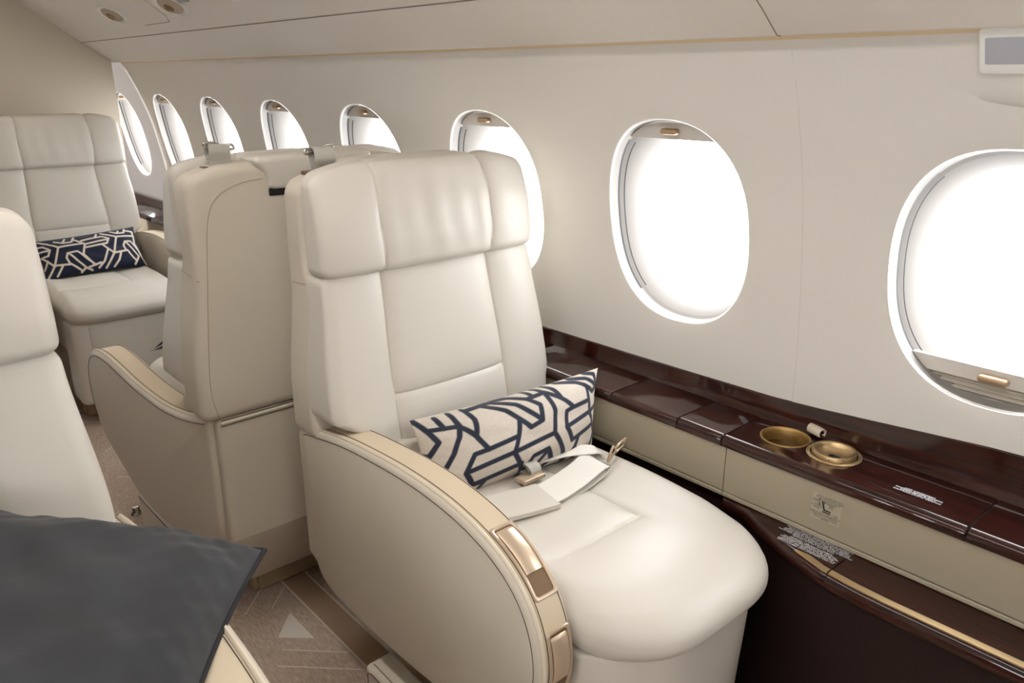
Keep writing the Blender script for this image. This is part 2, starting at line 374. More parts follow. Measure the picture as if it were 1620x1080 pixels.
# floor with its woven pattern
V = []; F = []; fm = []
def fpoly(pts, z, mi): n = len(V); V.extend((x, y, z) for x, y in pts); F.append(tuple(range(n, n+len(pts)))); fm.append(mi)
def fline(a, b, w=.004, z=.0012):
    d = Vector((b[0]-a[0], b[1]-a[1])).normalized(); q = Vector((-d.y, d.x))*w/2
    fpoly([(a[0]+q.x, a[1]+q.y), (b[0]+q.x, b[1]+q.y), (b[0]-q.x, b[1]-q.y), (a[0]-q.x, a[1]-q.y)], z, 5)
fpoly([(-5.3, -.75), (2, -.75), (2, 1.45), (-5.3, 1.45)], 0, 0)
for xo in (-2.52, -1.89, -1.26, -.63, 0, .63, 1.26, 1.89):
    T = lambda x, y: (x+xo, y)
    fpoly([T(-1.89, .757), T(-1.626, .757), T(-1.626, .59), T(-1.757, .59)], .0004, 1)
    fpoly([T(-1.626, .757), T(-1.455, .757), T(-1.626, .59)], .0004, 2)
    fpoly([T(-1.698, .714), T(-1.625, .646), T(-1.562, .714)], .0008, 4)
    fpoly([T(-1.95, .760), T(-1.32, .760), T(-1.32, .829), T(-1.95, .829)], .0004, 3)
    fline(T(-1.809, .753), T(-1.742, .684), .003); fline(T(-1.873, .732), T(-1.765, .62), .003)
    fline(T(-1.578, .633), T(-1.459, .752), .003); fline(T(-1.53, .60), T(-1.38, .752), .0035)
    fline(T(-1.95, .759), T(-1.32, .759), .0045); fline(T(-1.95, .829), T(-1.32, .829), .0045)
    fline(T(-1.90, .87), T(-1.818, .829), .003)
floor = st(mk('floor', V, F, None, None, 0, [CP0, CP1, CP2, CPB, CPT, CPL], fm))
# ------------------------------------------------------------------ side ledge along the window wall
led = tag(empty('side_ledge', (-1.5, 1.37, 0)), 'glossy dark mahogany side ledge with a beige front band along the window wall', 'ledge')
LO = Matrix.Translation((1.5, -1.37, 0))
def lp(name, V, F, m, smooth=35, parent=None):
    o = mk(name, [LO @ Vector(tuple(map(float, v))) for v in V], F, m, parent or led, smooth); return o
def ledge_top(x0, x1, holes=()):
    g = .0012; x0 += g; x1 -= g; Y0, Y1, zt = 1.296, 1.475, .65
    # profile of front nose
    nose = [(Y0+.004, .6245), (Y0-.002, .627), (Y0-.004, .634), (Y0-.003, .642), (Y0+.002, .648), (Y0+.009, zt)]
    xs = [x0, x0+.002, x1-.002, x1]
    rows = [[(x, y+(.0015 if x in (x0, x1) else 0), z-(.0015 if x in (x0, x1) else 0)) for y, z in nose] for x in xs]
    V, F = sheet(rows); o_V = list(V); o_F = list(F)
    bm = bmesh.new(); ed = []
    def loop(pts):
        vs = [bm.verts.new(p) for p in pts]
        for i in range(len(vs)): ed.append(bm.edges.new((vs[i], vs[(i+1) % len(vs)])))
    loop([(x0, Y0+.0105, zt-.0015), (x0+.002, Y0+.009, zt), (x1-.002, Y0+.009, zt), (x1, Y0+.0105, zt-.0015), (x1, Y1, zt-.0015), (x1-.002, Y1, zt), (x0+.002, Y1, zt), (x0, Y1, zt-.0015)])
    for c, r in holes: loop([(c[0]+r*math.cos(2*math.pi*k/48), c[1]+r*math.sin(2*math.pi*k/48), zt) for k in range(48)])
    bmesh.ops.triangle_fill(bm, edges=ed, use_beauty=True)
    bm.verts.ensure_lookup_table(); n = len(o_V)
    for i, v in enumerate(bm.verts): v.index = i
    o_V += [tuple(v.co) for v in bm.verts]; o_F += [tuple(v.index+n for v in f.verts) for f in bm.faces]; bm.free()
    n = len(o_V); o_V += [(x, y, z) for x in (x0, x1) for y, z in ((Y0+.004, .6245), (Y0-.003, .64), (Y0+.009, zt-.001), (Y1, zt-.001), (Y1, .6245))]
    o_F += [tuple(range(n, n+5)), tuple(range(n+5, n+10)), (n, n+4, n+9, n+5)]
    return lp('ledge_top', o_V, o_F, WOOD, 40)
C1 = (-.722, 1.385); C2 = (-.618, 1.386)
SEG = [-5.2, -4.3, -3.6, -3.0, -2.4, -1.85, -1.45, -1.118, -.927, -.812, -.343, .12, .8, 1.9]
for a, b in zip(SEG[:-1], SEG[1:]): ledge_top(a, b, [(C1, .046), (C2, .043)] if abs(a+.812) < .01 else ())
for a, b in ((-5.2, -.785), (-.56, 1.9)):
    V, F = prism([(1.301, .626), (1.299, .640), (1.308, .6475), (1.47, .6475), (1.47, .626)], a, b, 0); lp('ledge_core', V, F, DARKGAP)
# upright splash board between ledge and wall lining
SX = np.array([-5.2, -1.5, -1.03, -.76, -.56, -.33, .3, 1.9]); SZ = np.array([.687, .687, .694, .700, .718, .740, .745, .745])
rows = []
for x in list(np.linspace(-5.2, -1.2, 12))+list(np.linspace(-1.1, 1.9, 30)):
    zt = float(np.interp(x, SX, SZ)); rows.append([(x, 1.434, .645), (x, 1.438, .652), (x, 1.4415, .668), (x, wy(zt)-.006, zt-.002), (x, wy(zt)-.003, zt), (x, wy(zt)+.012, zt)])
lp('splash_board', *sheet(rows), WOOD, 40)
def bow(x):                                                # soft bulge of the lower shelf's front edge
    return float(np.interp(x, [-.83, -.80, -.747, -.684, -.629, -.594, -.532, -.47, -.412, -.2, 1.9], [1.312, 1.302, 1.296, 1.262, 1.238, 1.226, 1.206, 1.199, 1.197, 1.2, 1.2]))
# beige front band in two panels
for a, b in ((-5.2, -2.6), (-2.6, -.803), (-.801, .9), (.9, 1.9)):
    V, F = prism([(1.302, .5235), (1.3, .526), (1.3, .6235), (1.303, .6245), (1.33, .6245), (1.33, .5235)], a, b, 0); lp('beige_panel', V, F, PANEL)
    V, F = prism([(1.3005, .513), (1.2985, .515), (1.2985, .5205), (1.3005, .5225), (1.33, .5225), (1.33, .513)], a, b, 0); lp('band_bead', V, F, PANEL if b < -.8 else PANEL)
V, F = prism([(1.318, 0), (1.318, .514), (1.45, .514), (1.45, 0)], -5.2, -.80, 0); lp('lower_panel', V, F, DARKL)
def shelf(a, b):
    X = list(np.linspace(a, b, max(4, int((b-a)/.012))))
    rows = [[(x, 1.32, .512), (x, bow(x)+.012, .512), (x, bow(x)+.006, .5105), (x, bow(x), .506), (x, bow(x)-.004, .497), (x, bow(x)-.003, .487), (x, bow(x)+.003, .479), (x, bow(x)+.02, .477)] for x in X]
    return lp('lower_shelf', *sheet(rows), WOOD, 50)
shelf(-.80, -.521); shelf(-.519, .5); shelf(.502, 1.9)
X = list(np.linspace(-.80, 1.9, 120)); rows = [[(x, bow(x)+.022, .480), (x, bow(x)+.012, .478), (x, bow(x)+.02, .40), (x, bow(x)+.045, .2), (x, bow(x)+.05, 0)] for x in X]
lp('kick_panel', *sheet(rows), DARKL)
V, F = prism([(1.208, .481), (1.204, .495), (1.210, .5085), (1.33, .5095), (1.33, .481)], -.530, -.510, 0); lp('shelf_gap', V, F, DARKGAP)
for a, b in ((-.597, -.5215), (-.5185, .499)):
    X = list(np.linspace(a, b, 60)); wd = lambda x: .0115*min(1, max(.04, (x+.598)/.03))
    rows = [[(x, bow(x)+.0045, .5105), (x, bow(x)+.005, .5128), (x, bow(x)+.006+wd(x), .5138), (x, bow(x)+.0065+wd(x), .511)] for x in X]
    lp('gold_inlay', *sheet(rows), GOLD, 50)
# cup holder and ashtray bowl
cup = lp('cup_holder', *lathe([(.0435, -.070), (.0435, -.004), (.0455, .0010), (.0475, .0022), (.0495, .0016), (.0500, 0), (.0495, -.002)], (*C1, .65), 64), CUPI, 50); cup['label'] = 'empty recessed satin gold cup holder'
V, F = lathe([(.0435, -.070), (.02, -.070), (.0005, -.070)], (*C1, .65), 48); lp('cup_base', V, F, CUPI, 35, cup)
bowl = lp('ashtray_bowl', *lathe([(.0515, -.001), (.0515, .0012), (.0495, .0022), (.0445, .0022), (.0435, -.002), (.0425, -.010), (.0415, .001), (.042, .0085), (.0405, .0105), (.0365, .0105), (.0345, .009), (.033, .005), (.028, -.0005), (.018, -.0045), (.006, -.006), (.0005, -.006)], (*C2, .65), 72), GOLD, 50)
bowl['label'] = 'raised gold ashtray bowl with a small black opening'
V, F = rbox((-.0095, -.007, -.0020), (.0095, .007, .0020), .0018, .004, rs=2); V = [(C2[0]+.003+p[0], C2[1]-.004+p[1], .6478+p[2]-.22*p[1]) for p in V]; lp('opening', V, F, INK, 35, bowl)
V, F = tube([(C2[0]+.0105, C2[1]-.0403, .6555), (C2[0]+.0107, C2[1]-.0423, .6555)], .0011, 10); lp('pin_hole', V, F, INK, 35, bowl)
# little rolled tab beside the cups
roll = []
for k in range(19):
    an = math.radians(-40+k*15); roll.append((math.cos(an), math.sin(an)))
d = Vector((.052, -.018, 0)).normalized(); up = Vector((0, 0, 1)); s_ = d.cross(up)
c0 = Vector((-.706, 1.468, .662)); rows = []
for t in (0, .034):
    rows.append([tuple(c0+d*t+s_*(x*.0105)+up*(y*.0105)) for x, y in roll]+[tuple(c0+d*t+s_*(x*.0078)+up*(y*.0078)) for x, y in reversed(roll)])
V, F = sheet(rows, True); m2 = len(rows[0]); F += [(i, i+1, m2-2-i, m2-1-i) for i in range(18)]+[(m2+i, m2+i+1, 2*m2-2-i, 2*m2-1-i) for i in range(18)]
V = [tuple(a-b for a, b in zip(v, (-.69, 1.46, .6515))) for v in V]
o = mk('rolled_tab', V, F, PIPE, None, 50); o.location = (-.683, 1.4345, .6515); tag(o, 'small cream rolled tab standing on the dark ledge between the two gold cups', 'tab')
# placards
def placard(name, lines, size, o, x, y, m, ls=.95, par=None): return text(name, lines, size, LO @ frame(o, x, y), m, par or led, ls=ls)
placard('ledge_lettering', "ENLEVER AVANT D'OUVRIR\nL'ISSUE DE SECOURS\nREMOVE BEFORE OPENING\nEMERGENCY EXIT", .0066, (-.443, 1.349, .6506), (-1, 0, 0), (0, -1, 0), INKW, .72)['label'] = 'small white lettering on the dark wood'
T1 = "POUR OUVRIR L'ISSUE DE SECOURS\nSOULEVER LE COUVERCLE PUIS TIRER LA POIGNEE VERS LE BAS\nPOUSSER L'ISSUE VERS L'EXTERIEUR ET LA JETER DEHORS\nENLEVER LA TABLETTE ET LE COUSSIN DE SIEGE AVANT\nDECOLLAGE ET ATTERRISSAGE LE SIEGE DOIT ETRE\nAVANCE ET LE DOSSIER REDRESSE CEINTURE ATTACHEE\nACCOUDOIR BAISSE TABLE RANGEE"
T2 = "TO OPEN EMERGENCY EXIT REMOVE COVER\nPULL HANDLE DOWN PUSH EXIT OUTWARD\nAND THROW IT OUTSIDE THE AIRCRAFT\nSEAT MUST BE FORWARD AND UPRIGHT FOR\nTAKE OFF AND LANDING TABLE STOWED\nARMREST DOWN BELT FASTENED"
placard('shelf_lettering', T1, .0052, (-.583, 1.289, .5126), (-1, 0, 0), (0, -1, 0), INKW, .95)['label'] = 'dense small white lettering on the shelf'
placard('shelf_lettering', T2, .0056, (-.583, 1.2555, .5126), (-1, 0, 0), (0, -1, 0), INKW, .80)
z0 = Vector((-.580, 1.2994, .579)); PXd, PYd = (1, 0, 0), (0, 0, 1)
plate = lp('seat_placard', [(-.608, 1.2997, .552), (-.550, 1.2997, .552), (-.550, 1.2997, .607), (-.608, 1.2997, .607)], [(0, 1, 2, 3)], mat('clear_label', lin(170, 160, 140), .3)); plate['label'] = 'small label with black lettering and a black seat symbol'
def pl(t, s, x, z, a='CENTER', ls=1.0): return text('lettering', t, s, LO @ frame((z0.x+x, 1.2993, z0.z+z), PXd, PYd), INK, plate, a, ls)
pl("POUR L'OUVERTURE DANS\nPOUR POSITIONNER LE SIEGE\nAVANT DECOLLAGE ET\nATTERRISSAGE", .0040, .006, .018); pl("DOSSIER\nREDRESSE", .0034, -.019, .012); pl("POUR\nL'ACCOUDOIR\nABAISSE", .0034, -.018, .001)
pl("REMETTRE POUR LE DECOLLAGE, LE\nROULAGE ET L'ATTERRISSAGE", .0036, .0, -.014); pl("TAKE OFF, LANDING, TAXIING\nPOSITION", .0034, .001, -.022); pl("SIEGE\nPLACE", .0034, .010, .007); pl("EXIT", .0042, .021, -.008)
mb = MB()
def stroke(a, b, w):
    a = Vector((z0.x+a[0], 0, z0.z+a[1])); b = Vector((z0.x+b[0], 0, z0.z+b[1])); d_ = (b-a).normalized(); q = Vector((-d_.z, 0, d_.x))*w/2
    P = [a+q, b+q, b-q, a-q]; mb.add([(p.x, 1.2993, p.z) for p in P]+[(p.x, 1.2997, p.z) for p in P], [(0, 1, 2, 3), (4, 5, 6, 7), (0, 1, 5, 4), (1, 2, 6, 5), (2, 3, 7, 6), (3, 0, 4, 7)])
stroke((-.008, .014), (-.003, -.002), .003); stroke((-.004, -.003), (.010, -.003), .0026); stroke((-.006, -.0072), (.010, -.0072), .0022); stroke((-.003, .015), (-.0035, .009), .0014); stroke((-.013, .009), (-.012, .003), .0014); stroke((-.012, .018), (-.014, .014), .0012)
lp('seat_symbol', mb.V, mb.F, INK, 0, plate)
# ------------------------------------------------------------------ EXIT sign pod on the wall above the nearest window
sg = tag(empty('exit_sign', (-.36, 1.32, 1.37)), 'white framed exit sign on a bulging cream pod above the nearest window', 'sign')
def sgm(name, V, F, m, s=35, p=None): return mk(name, [(v[0]+.36, v[1]-1.32, v[2]-1.37) for v in V], F, m, p or sg, s)
rows = []
for x in np.linspace(-.512, .10, 40):
    t = min(1, (x+.512)/.19); t = t*t*(3-2*t); zb = 1.318-.012*t; out = .003+.018*t
    if x > -.05: tt = min(1, (.10-x)/.15); out = .003+(out-.003)*tt
    row = [(x, wy(zb-.004)+.001, zb-.004)]
    for q in np.linspace(0, 1, 7):
        z = zb+(1.421-zb)*q; row.append((x, wy(z)-out*(1-.55*q)-(.0 if q else -.006), z))
    row.append((x, wy(1.423)+.002, 1.423)); rows.append(row)
sgm('pod', *sheet(rows), WALL, 50)
yc = 1.276
def tilt(x, u, h): # sign plane follows the lining
    z = 1.3525+u; return (x, 1.3065-u*.50-h, z)
V, F = rbox((-.450, -.0, 0), (-.27, .008, .060), .006, .02, rs=3); sf = sgm('sign_frame', [tilt(p[0], p[2], p[1]+.004) for p in V], F, WHITE)
V, F = rbox((-.4435, -.009, .010), (-.2765, .0012, .050), .0048, .02, rs=4); sgm('sign_panel', [tilt(p[0], p[2], p[1]+.0115) for p in V], F, EXITP, 35, sf)
tx = text('lettering', 'EXIT', .028, Matrix.Translation((.36, -1.32, -1.37)) @ frame(tilt(-.3560, .030, .0132), (1, 0, 0), (0, -.447, .894)), RED, sf); 
# ------------------------------------------------------------------ ceiling fittings
sl = Vector((0, -.76, .545)).normalized()         # up-slope direction on the ceiling between joint and crown
slope = Vector((0, .997-1.1185, 1.585-1.5)).normalized(); nrm = Vector((0, -slope.z, slope.y)) ; nrm = Vector((0, -abs(slope.z), -abs(slope.y)))
def cpt(x, y): t = (1.117-y)/.12; return Vector((x, y, 1.5005+t*.0845)) if y > .997 else Vector((x, y, 1.585+(.997-y)/.112*.083))
def ceil_obj(name, x, y, V, F, m): return mk(name, V, F, m, None)
def disc(a, b, prof, x, y, name, m, parent=None, off=(0, 0)):
    rows = []
    for s, h in prof:
        rows.append([tuple(Vector(((off[0]+a*s*math.cos(t)), 0, 0))+slope*(off[1]+b*s*math.sin(t))-nrm*(-h)) for t in [2*math.pi*k/36 for k in range(36)]])
    V, F = sheet(rows, True); o = mk(name, V, F, m, parent, 50)
    if not parent: o.location = cpt(x, y)
    return o
LAMPI = mat('lamp_recess', lin(168, 150, 128), .5); LAMPB = mat('lamp_bulb_brass', lin(150, 122, 86), .3, metal=.6)
for i, (x, y, lab) in enumerate(((-3.48, 1.015, 'oval recessed reading spotlight in the ceiling, farthest one beside the bulkhead'), (-2.86, 1.02, 'oval recessed reading spotlight cut by the top edge, beside the grey plate'))):
    o = disc(.105, .052, [(1.0, 0), (1.0, .003), (.92, .004), (.84, .001), (.80, .0006), (.0, .0006)], x, y, 'reading_light', CEIL if i else WHITE); tag(o, lab, 'light', 'ceiling reading lights')
    o.data.materials.clear(); o.data.materials.append(WALL)
    b = disc(.082, .037, [(1, .0012), (.9, .0016), (0, .0016)], x, y, 'lamp_recess', LAMPI, o); disc(.026, .018, [(1, .001), (1, .006), (.7, .008), (.6, .004), (0, .004)], x, y, 'bulb', LAMPB, b, (-.025, -.006))
def cplate(name, x, y, lx, ly, m, lab, cat, th=.004):
    V, F = rbox((-lx/2, -ly/2, 0), (lx/2, ly/2, th), min(.002, th/2), .03, rs=2); V = [tuple(Vector((p[0], 0, 0))+slope*p[1]+nrm*p[2]) for p in V]
    o = mk(name, V, F, m, None); o.location = cpt(x, y); return tag(o, lab, cat)
cplate('ceiling_placard', -2.715, .995, .085, .05, GREYPLATE, 'grey rectangular plate on the ceiling beside the oval spotlight', 'plate')
cplate('air_vent', -2.32, 1.01, .10, .055, WALL, 'pale low air vent cover on the ceiling, right of the grey plate', 'vent', .012)
V = []; F = []
P = [cpt(x, y)+nrm*.0006 for x, y in ((-3.30, .90), (-3.05, .90), (-3.0, .95), (-3.0, 1.05), (-3.04, 1.075), (-3.3, 1.075))]
P = [p for p in P]; V, F = tube(P, .0008, 5); mk('access_panel_joint', V, F, SEAM, ceil)
# ------------------------------------------------------------------ seats
# local frame: x runs forward from the rear of the armrest, y = 0 centre of the back, aisle side = sign sd
def crease(d, g=.0055, s=.006, g2=.003, s2=.028): return g*np.exp(-d/s)+g2*np.exp(-(d/s2)**2)
SY = .142
near = lambda y: (y-.02, y-.01, y-.005, y-.002, y, y+.002, y+.005, y+.01, y+.02)
def sstep(a, b, x): t = np.clip((x-a)/(b-a), 0, 1); return t*t*(3-2*t)
ARM = [(0, .612), (.10, .632), (.20, .648), (.38, .660), (.50, .657), (.58, .646), (.64, .630), (.69, .606), (.73, .575), (.757, .535), (.771, .49), (.777, .45), (.772, .40), (.755, .365), (.71, .322), (.62, .272), (.52, .235), (.42, .222), (.25, .215), (.10, .222), (.04, .235), (.014, .262), (.006, .31), (0, .45)]
ARMB = [(0, .605), (.10, .582), (.20, .567), (.30, .565), (.42, .575), (.52, .592), (.60, .606), (.67, .608), (.72, .598), (.755, .570), (.775, .53), (.783, .48), (.778, .43), (.76, .38), (.72, .325), (.62, .268), (.50, .205), (.35, .185), (.20, .19), (.12, .205), (.05, .235), (.016, .262), (.006, .31), (0, .45)]
def arm_curve(A):
    """dense closed outline; rear top corner and rear lower corner kept tight"""
    i0 = next(i for i, p in enumerate(A) if p == (0, .45))
    return spline(A[:i0], 6), i0
def build_arm(root, A, yo, yi, shear, sd, levers):
    """yo outer, yi inner (positive numbers); shear moves the front outward"""
    pts, _ = arm_curve(A); pts.append(np.array([0, .45])); top_n = None
    P = [np.array(p) for p in pts]
    # drop duplicates
    Q = [P[0]]
    for p in P[1:]:
        if np.linalg.norm(p-Q[-1]) > 1e-4: Q.append(p)
    Q.append(Q[0]); L0 = np.concatenate([[0], np.cumsum([np.linalg.norm(b-a) for a, b in zip(Q[:-1], Q[1:])])])
    u = np.linspace(0, L0[-1], 221)[:-1]; Qa = np.array(Q); P = np.stack([np.interp(u, L0, Qa[:, 0]), np.interp(u, L0, Qa[:, 1])], 1)
    keep = P.copy()
    for _ in range(25):
        Pn = (np.roll(P, 1, 0)+2*P+np.roll(P, -1, 0))/4; Pn[:2] = keep[:2]; Pn[-2:] = keep[-2:]; P = Pn
    P = list(P); m = len(P)
    N = []
    for i in range(m):
        t = P[(i+1) % m]-P[i-1]; t /= np.linalg.norm(t); N.append(np.array([-t[1], t[0]]))
    N[0] = np.array([-.4, .9])/np.linalg.norm([-.4, .9])
    zr = P[0][1]
    def pt(i, inset, y):
        p = P[i]-N[i]*inset; x, z = max(p[0], inset), p[1]
        if i < 6 or i > m-12:
            if P[i][0] < inset*1.2: z = min(z, zr-inset)
            if i > m-12 or i == 0: x = inset
        return (x, sd*(y+shear*x), z)
    r = .011; rows = []
    for (ins, y) in ((r, yo), (r*.45, yo-r*.12), (r*.12, yo-r*.45), (0, yo-r), (0, yi+r), (r*.12, yi+r*.45), (r*.45, yi+r*.12), (r, yi)):
        rows.append([pt(i, ins, y) for i in range(m)])
    V, F = sheet(rows, True); F += [tuple(range(m)), tuple(range(7*m, 8*m))]
    arm = mk('armrest', V, F, SHELL, root, 40)
    # top run: from the rear corner to the front
    iend = max(i for i in range(m) if P[i][1] > .36 and P[i][0] > .5)
    top = P[:iend+1]; L = [0]
    for a, b in zip(top[:-1], top[1:]): L.append(L[-1]+np.linalg.norm(b-a))
    L = np.array(L); TX = np.array([p[0] for p in top]); TZ = np.array([p[1] for p in top])
    def M(a, y, h):
        x = np.interp(a, L, TX); z = np.interp(a, L, TZ); x2 = np.interp(a+.004, L, TX); z2 = np.interp(a+.004, L, TZ); x1 = np.interp(a-.004, L, TX); z1 = np.interp(a-.004, L, TZ)
        t = np.array([x2-x1, z2-z1]); t /= (np.linalg.norm(t) or 1); n_ = np.array([-t[1], t[0]])
        return (x+n_[0]*h, sd*(y+shear*x), z+n_[1]*h)
    def band(name, a0, a1, y0, y1, h0, h1, m_, par, ch=.0018, n=60, rs_=True):
        rows = []
        for a in np.linspace(a0, a1, n):
            rows.append([M(a, y0, h0), M(a, y0, h1-ch), M(a, y0-ch*np.sign(y0-y1), h1), M(a, y1+ch*np.sign(y0-y1), h1), M(a, y1, h1-ch), M(a, y1, h0)])
        V, F = sheet(rows, True); k = len(rows[0]); F += [tuple(range(k)), tuple(range((n-1)*k, n*k))]; return mk(name, V, F, m_, par, 40)
    band('top_strip', .004, L[-1]-.01, yo-.016, yi+.006, -.004, .0025, LEA2, arm)
    def line(name, y, h, r_, m_, a0=.006, a1=None, par=arm, n=110): return mk(name, *tube([M(a, y, h) for a in np.linspace(a0, (a1 or L[-1]-.01), n)], r_, 6), m_, par)
    line('piping', yo-.0105, .0008, .0042, PIPE)
    line('stitching', yo-.019, .0026, .0008, THREAD, .01); line('stitching', yi+.010, .0026, .0008, THREAD, .01)
    # stitched line on the outer flank
    fl = [pt(i, .0135, yo+.0002) for i in range(0, iend)]; mk('stitching', *tube(fl, .0008, 6), THREAD, arm)
    if levers:
        ym = (yo-.014+yi+.002)/2; hw = .0255
        for a0, a1, lev in levers:
            def loop(w, e, h, rr=.006):
                out = []
                for cx, cy, st_ in ((a1-e-rr, ym+w-rr, 0), (a0+e+rr, ym+w-rr, 90), (a0+e+rr, ym-w+rr, 180), (a1-e-rr, ym-w+rr, 270)):
                    for q in range(0, 91, 18):
                        an = math.radians(st_+q); out.append((cx+rr*math.cos(an), cy+rr*math.sin(an), h))
                return out
            def dense(lp_):
                out = []
                for (a, b) in zip(lp_, lp_[1:]+lp_[:1]):
                    k = max(1, int(math.hypot(b[0]-a[0], b[1]-a[1])/.008))
                    out += [tuple(a[j]+(b[j]-a[j])*q/k for j in range(3)) for q in range(k)]
                return out
            base = dense(loop(hw, 0, 0)); cen = ((a0+a1)/2, ym)
            def rg(sx, sy, h): return [M(cen[0]+(p[0]-cen[0])*sx, cen[1]+(p[1]-cen[1])*sy, h) for p in base]
            la = (a1-a0)/2; f = lambda d: (la-d)/la; g = lambda d: (hw-d)/hw
            V, F = sheet([rg(1, 1, -.001), rg(1, 1, .0045), rg(f(.0015), g(.0015), .0068), rg(f(.0045), g(.0045), .0068), rg(f(.006), g(.006), .005), rg(f(.0065), g(.0065), .0028)], True)
            bz = mk('bezel', V, F, CHAMP, arm, 50)
            band('recess', a0+.0045, a1-.0045, ym-hw+.0045, ym+hw-.0045, .0, .0036, CHAMPD, bz, .0002, 30)
            b0, b1 = lev; V = []; rows = []
            for a in np.linspace(b0, b1, 24):
                t = (a-b0)/(b1-b0); h = .0060+.002*math.sin(math.pi*t); h = h if t > .04 else .0035
                y0, y1 = ym-hw+.0078, ym+hw-.0078
                rows.append([M(a, y0, .002), M(a, y0, h-.0015), M(a, y0+.002, h), M(a, y1-.002, h), M(a, y1, h-.0015), M(a, y1, .002)])
            V, F = sheet(rows, True); F += [tuple(range(6)), tuple(range(23*6, 24*6))]; mk('lever', V, F, CHAMP, bz, 40)
    return arm
def build_seat(name, loc, rz, sd, A, yo=.30, shear=0, levers=None, both=False, yo2=.33, detail=1.0, harness=True, simple=False, wid=.28, cor=.13, hwc=None, deep=0):
    R_ = empty(name, loc, rz)
    ds = .022/detail
    xf = lambda z: np.interp(z, [.40, .60, .97, 1.2], [.205, .190, .118, .100]); xr = lambda z: np.interp(z, [.40, .6, .95, 1.2], [-.028, -.032, -.034, -.024])
    dp = lambda z: np.interp(z, [.6, .97, 1.16], [deep, deep*.5, deep*.1])
    wd = lambda z: 1+.085*(1-sstep(.70, .97, z))*(z > .2)
    # reclining back cushion
    def warp(V):
        V = V.copy(); x, y, z = V[:, 0].copy(), V[:, 1].copy(), V[:, 2].copy()
        t = (x+.1)/.2                                       # 0 rear .. 1 front
        k = sstep(.625, .675, z)                            # narrower between the armrests
        asd = y*sd; lim = np.where(asd > 0, .215+(.065)*k, (.215 if both else .268)+((.065) if both else .012)*k)
        ny = y/.28; yy = ny*np.where(np.abs(y) < .01, .28, lim)
        w = np.clip((np.abs(y)-.17)/.11, 0, 1); yy = y*(1-w)+np.sign(y)*w*lim+np.sign(y)*0
        yy = np.where(np.abs(y) < .17, y, np.sign(y)*(.17+(np.abs(y)-.17)*(lim-.17)/.11))
        x0 = xr(z)+.055; X = x0+(xf(z)+dp(z)-x0)*t
        fr = sstep(.55, .95, t)
        d = np.abs(np.abs(yy)-SY); c = crease(d)
        dz = np.abs(z-.700); c2 = crease(dz)*(np.abs(yy) < SY)*sstep(0, .01, SY-np.abs(yy)+.004)
        bul = .010*np.cos(np.clip(yy/SY, -1, 1)*math.pi/2)**.5*(np.abs(yy) < SY)*sstep(0, .05, .97-z)
        side = .006*(np.abs(yy) > SY)*np.sin(np.clip((np.abs(yy)-SY)/(lim-SY+1e-6), 0, 1)*math.pi)
        X = X+fr*(bul+side-c-c2)
        YY = yy*wid/.28*wd(z); YY = np.where(-sd*YY > 0, np.clip(YY, -.291, .291), YY); return np.stack([X, YY, z], 1)
    ey = tuple(sorted(v for s in (-1, 1) for v in (s*(SY+e) for e in (-.03, -.02, -.012, -.006, -.002, 0, .002, .006, .012, .02, .03))))
    V, F = rbox((-.1, -.28, .42), (.1, .28, .975), .030, ds, ((), ey, (.67, .685, .692, .697, .700, .703, .708, .715, .73)), 5, warp)
    bk = mk('backrest', V, F, LEA, R_, 60)
    # shell behind
    def wsh(V):
        V = V.copy(); x, y, z = V.T; t = (x+.05)/.1; t = t.copy()
        lim = np.where(z > .655, 1, 1); top = 1.172-.030*np.clip((np.abs(y)-.17)/.11, 0, 1)**2.2
        zz = .600+(z-.600)*(top-.600)/(1.17-.600)
        return np.stack([xr(zz)+(.120-.040*sstep(.9, 1.0, zz))*t-.0*zz, np.where(-sd*y > 0, np.clip(y*wid/.28*wd(zz), -.291, .291), y*wid/.28*wd(zz)), zz], 1)
    V, F = rbox((-.05, -.281, .602), (.05, .281, 1.17), .024, .03, ((), (), ()), 5, wsh)
    sh = mk('back_shell', V, F, SHELL, R_, 60)
    # seams on the shell: inset outline on the rear, joint at shoulder height
    def rs_(y, z): return (float(xr(z))-.0002, y*wid/.28*float(wd(z)), z)
    pth = [rs_(sd*.250, .612), rs_(sd*.259, .70), rs_(sd*.259, .935), rs_(sd*.243, 1.06), rs_(sd*.220, 1.105), rs_(sd*.185, 1.125), rs_(sd*.150, 1.134), rs_(sd*.12, 1.136)]
    mk('shell_seam', *tube(spline(pth, 8), .0008, 6), mat_seamlea, sh)
    k_ = wid/.28*float(wd(.94)); mk('shell_seam', *tube([(float(xr(.945))+.085, sd*.2811*k_, .945), (float(xr(.94))+.028, sd*.2811*k_, .94), (float(xr(.935))+.008, sd*.276*k_, .932), (float(xr(.93))-.0001, sd*.258*k_, .928)], .0009, 6), mat_seamlea, sh)
    if not simple:
        # dark pocket opening and the soft flap above it
        V, F = rbox((-.0335, -.118, 1.098), (-.010, .118, 1.114), .003, .03); mk('pocket_opening', [(v[0], v[1], v[2]) for v in V], F, DARKGAP, sh)
        V, F = rbox((-.040, -.120, 1.110), (.05, .120, 1.186), .016, .02, warp=lambda V: np.stack([V[:, 0]+.0, V[:, 1]*(1+.25*sstep(1.14, 1.18, V[:, 2])), V[:, 2]], 1)); mk('headrest_flap', V, F, LEA, R_, 60)
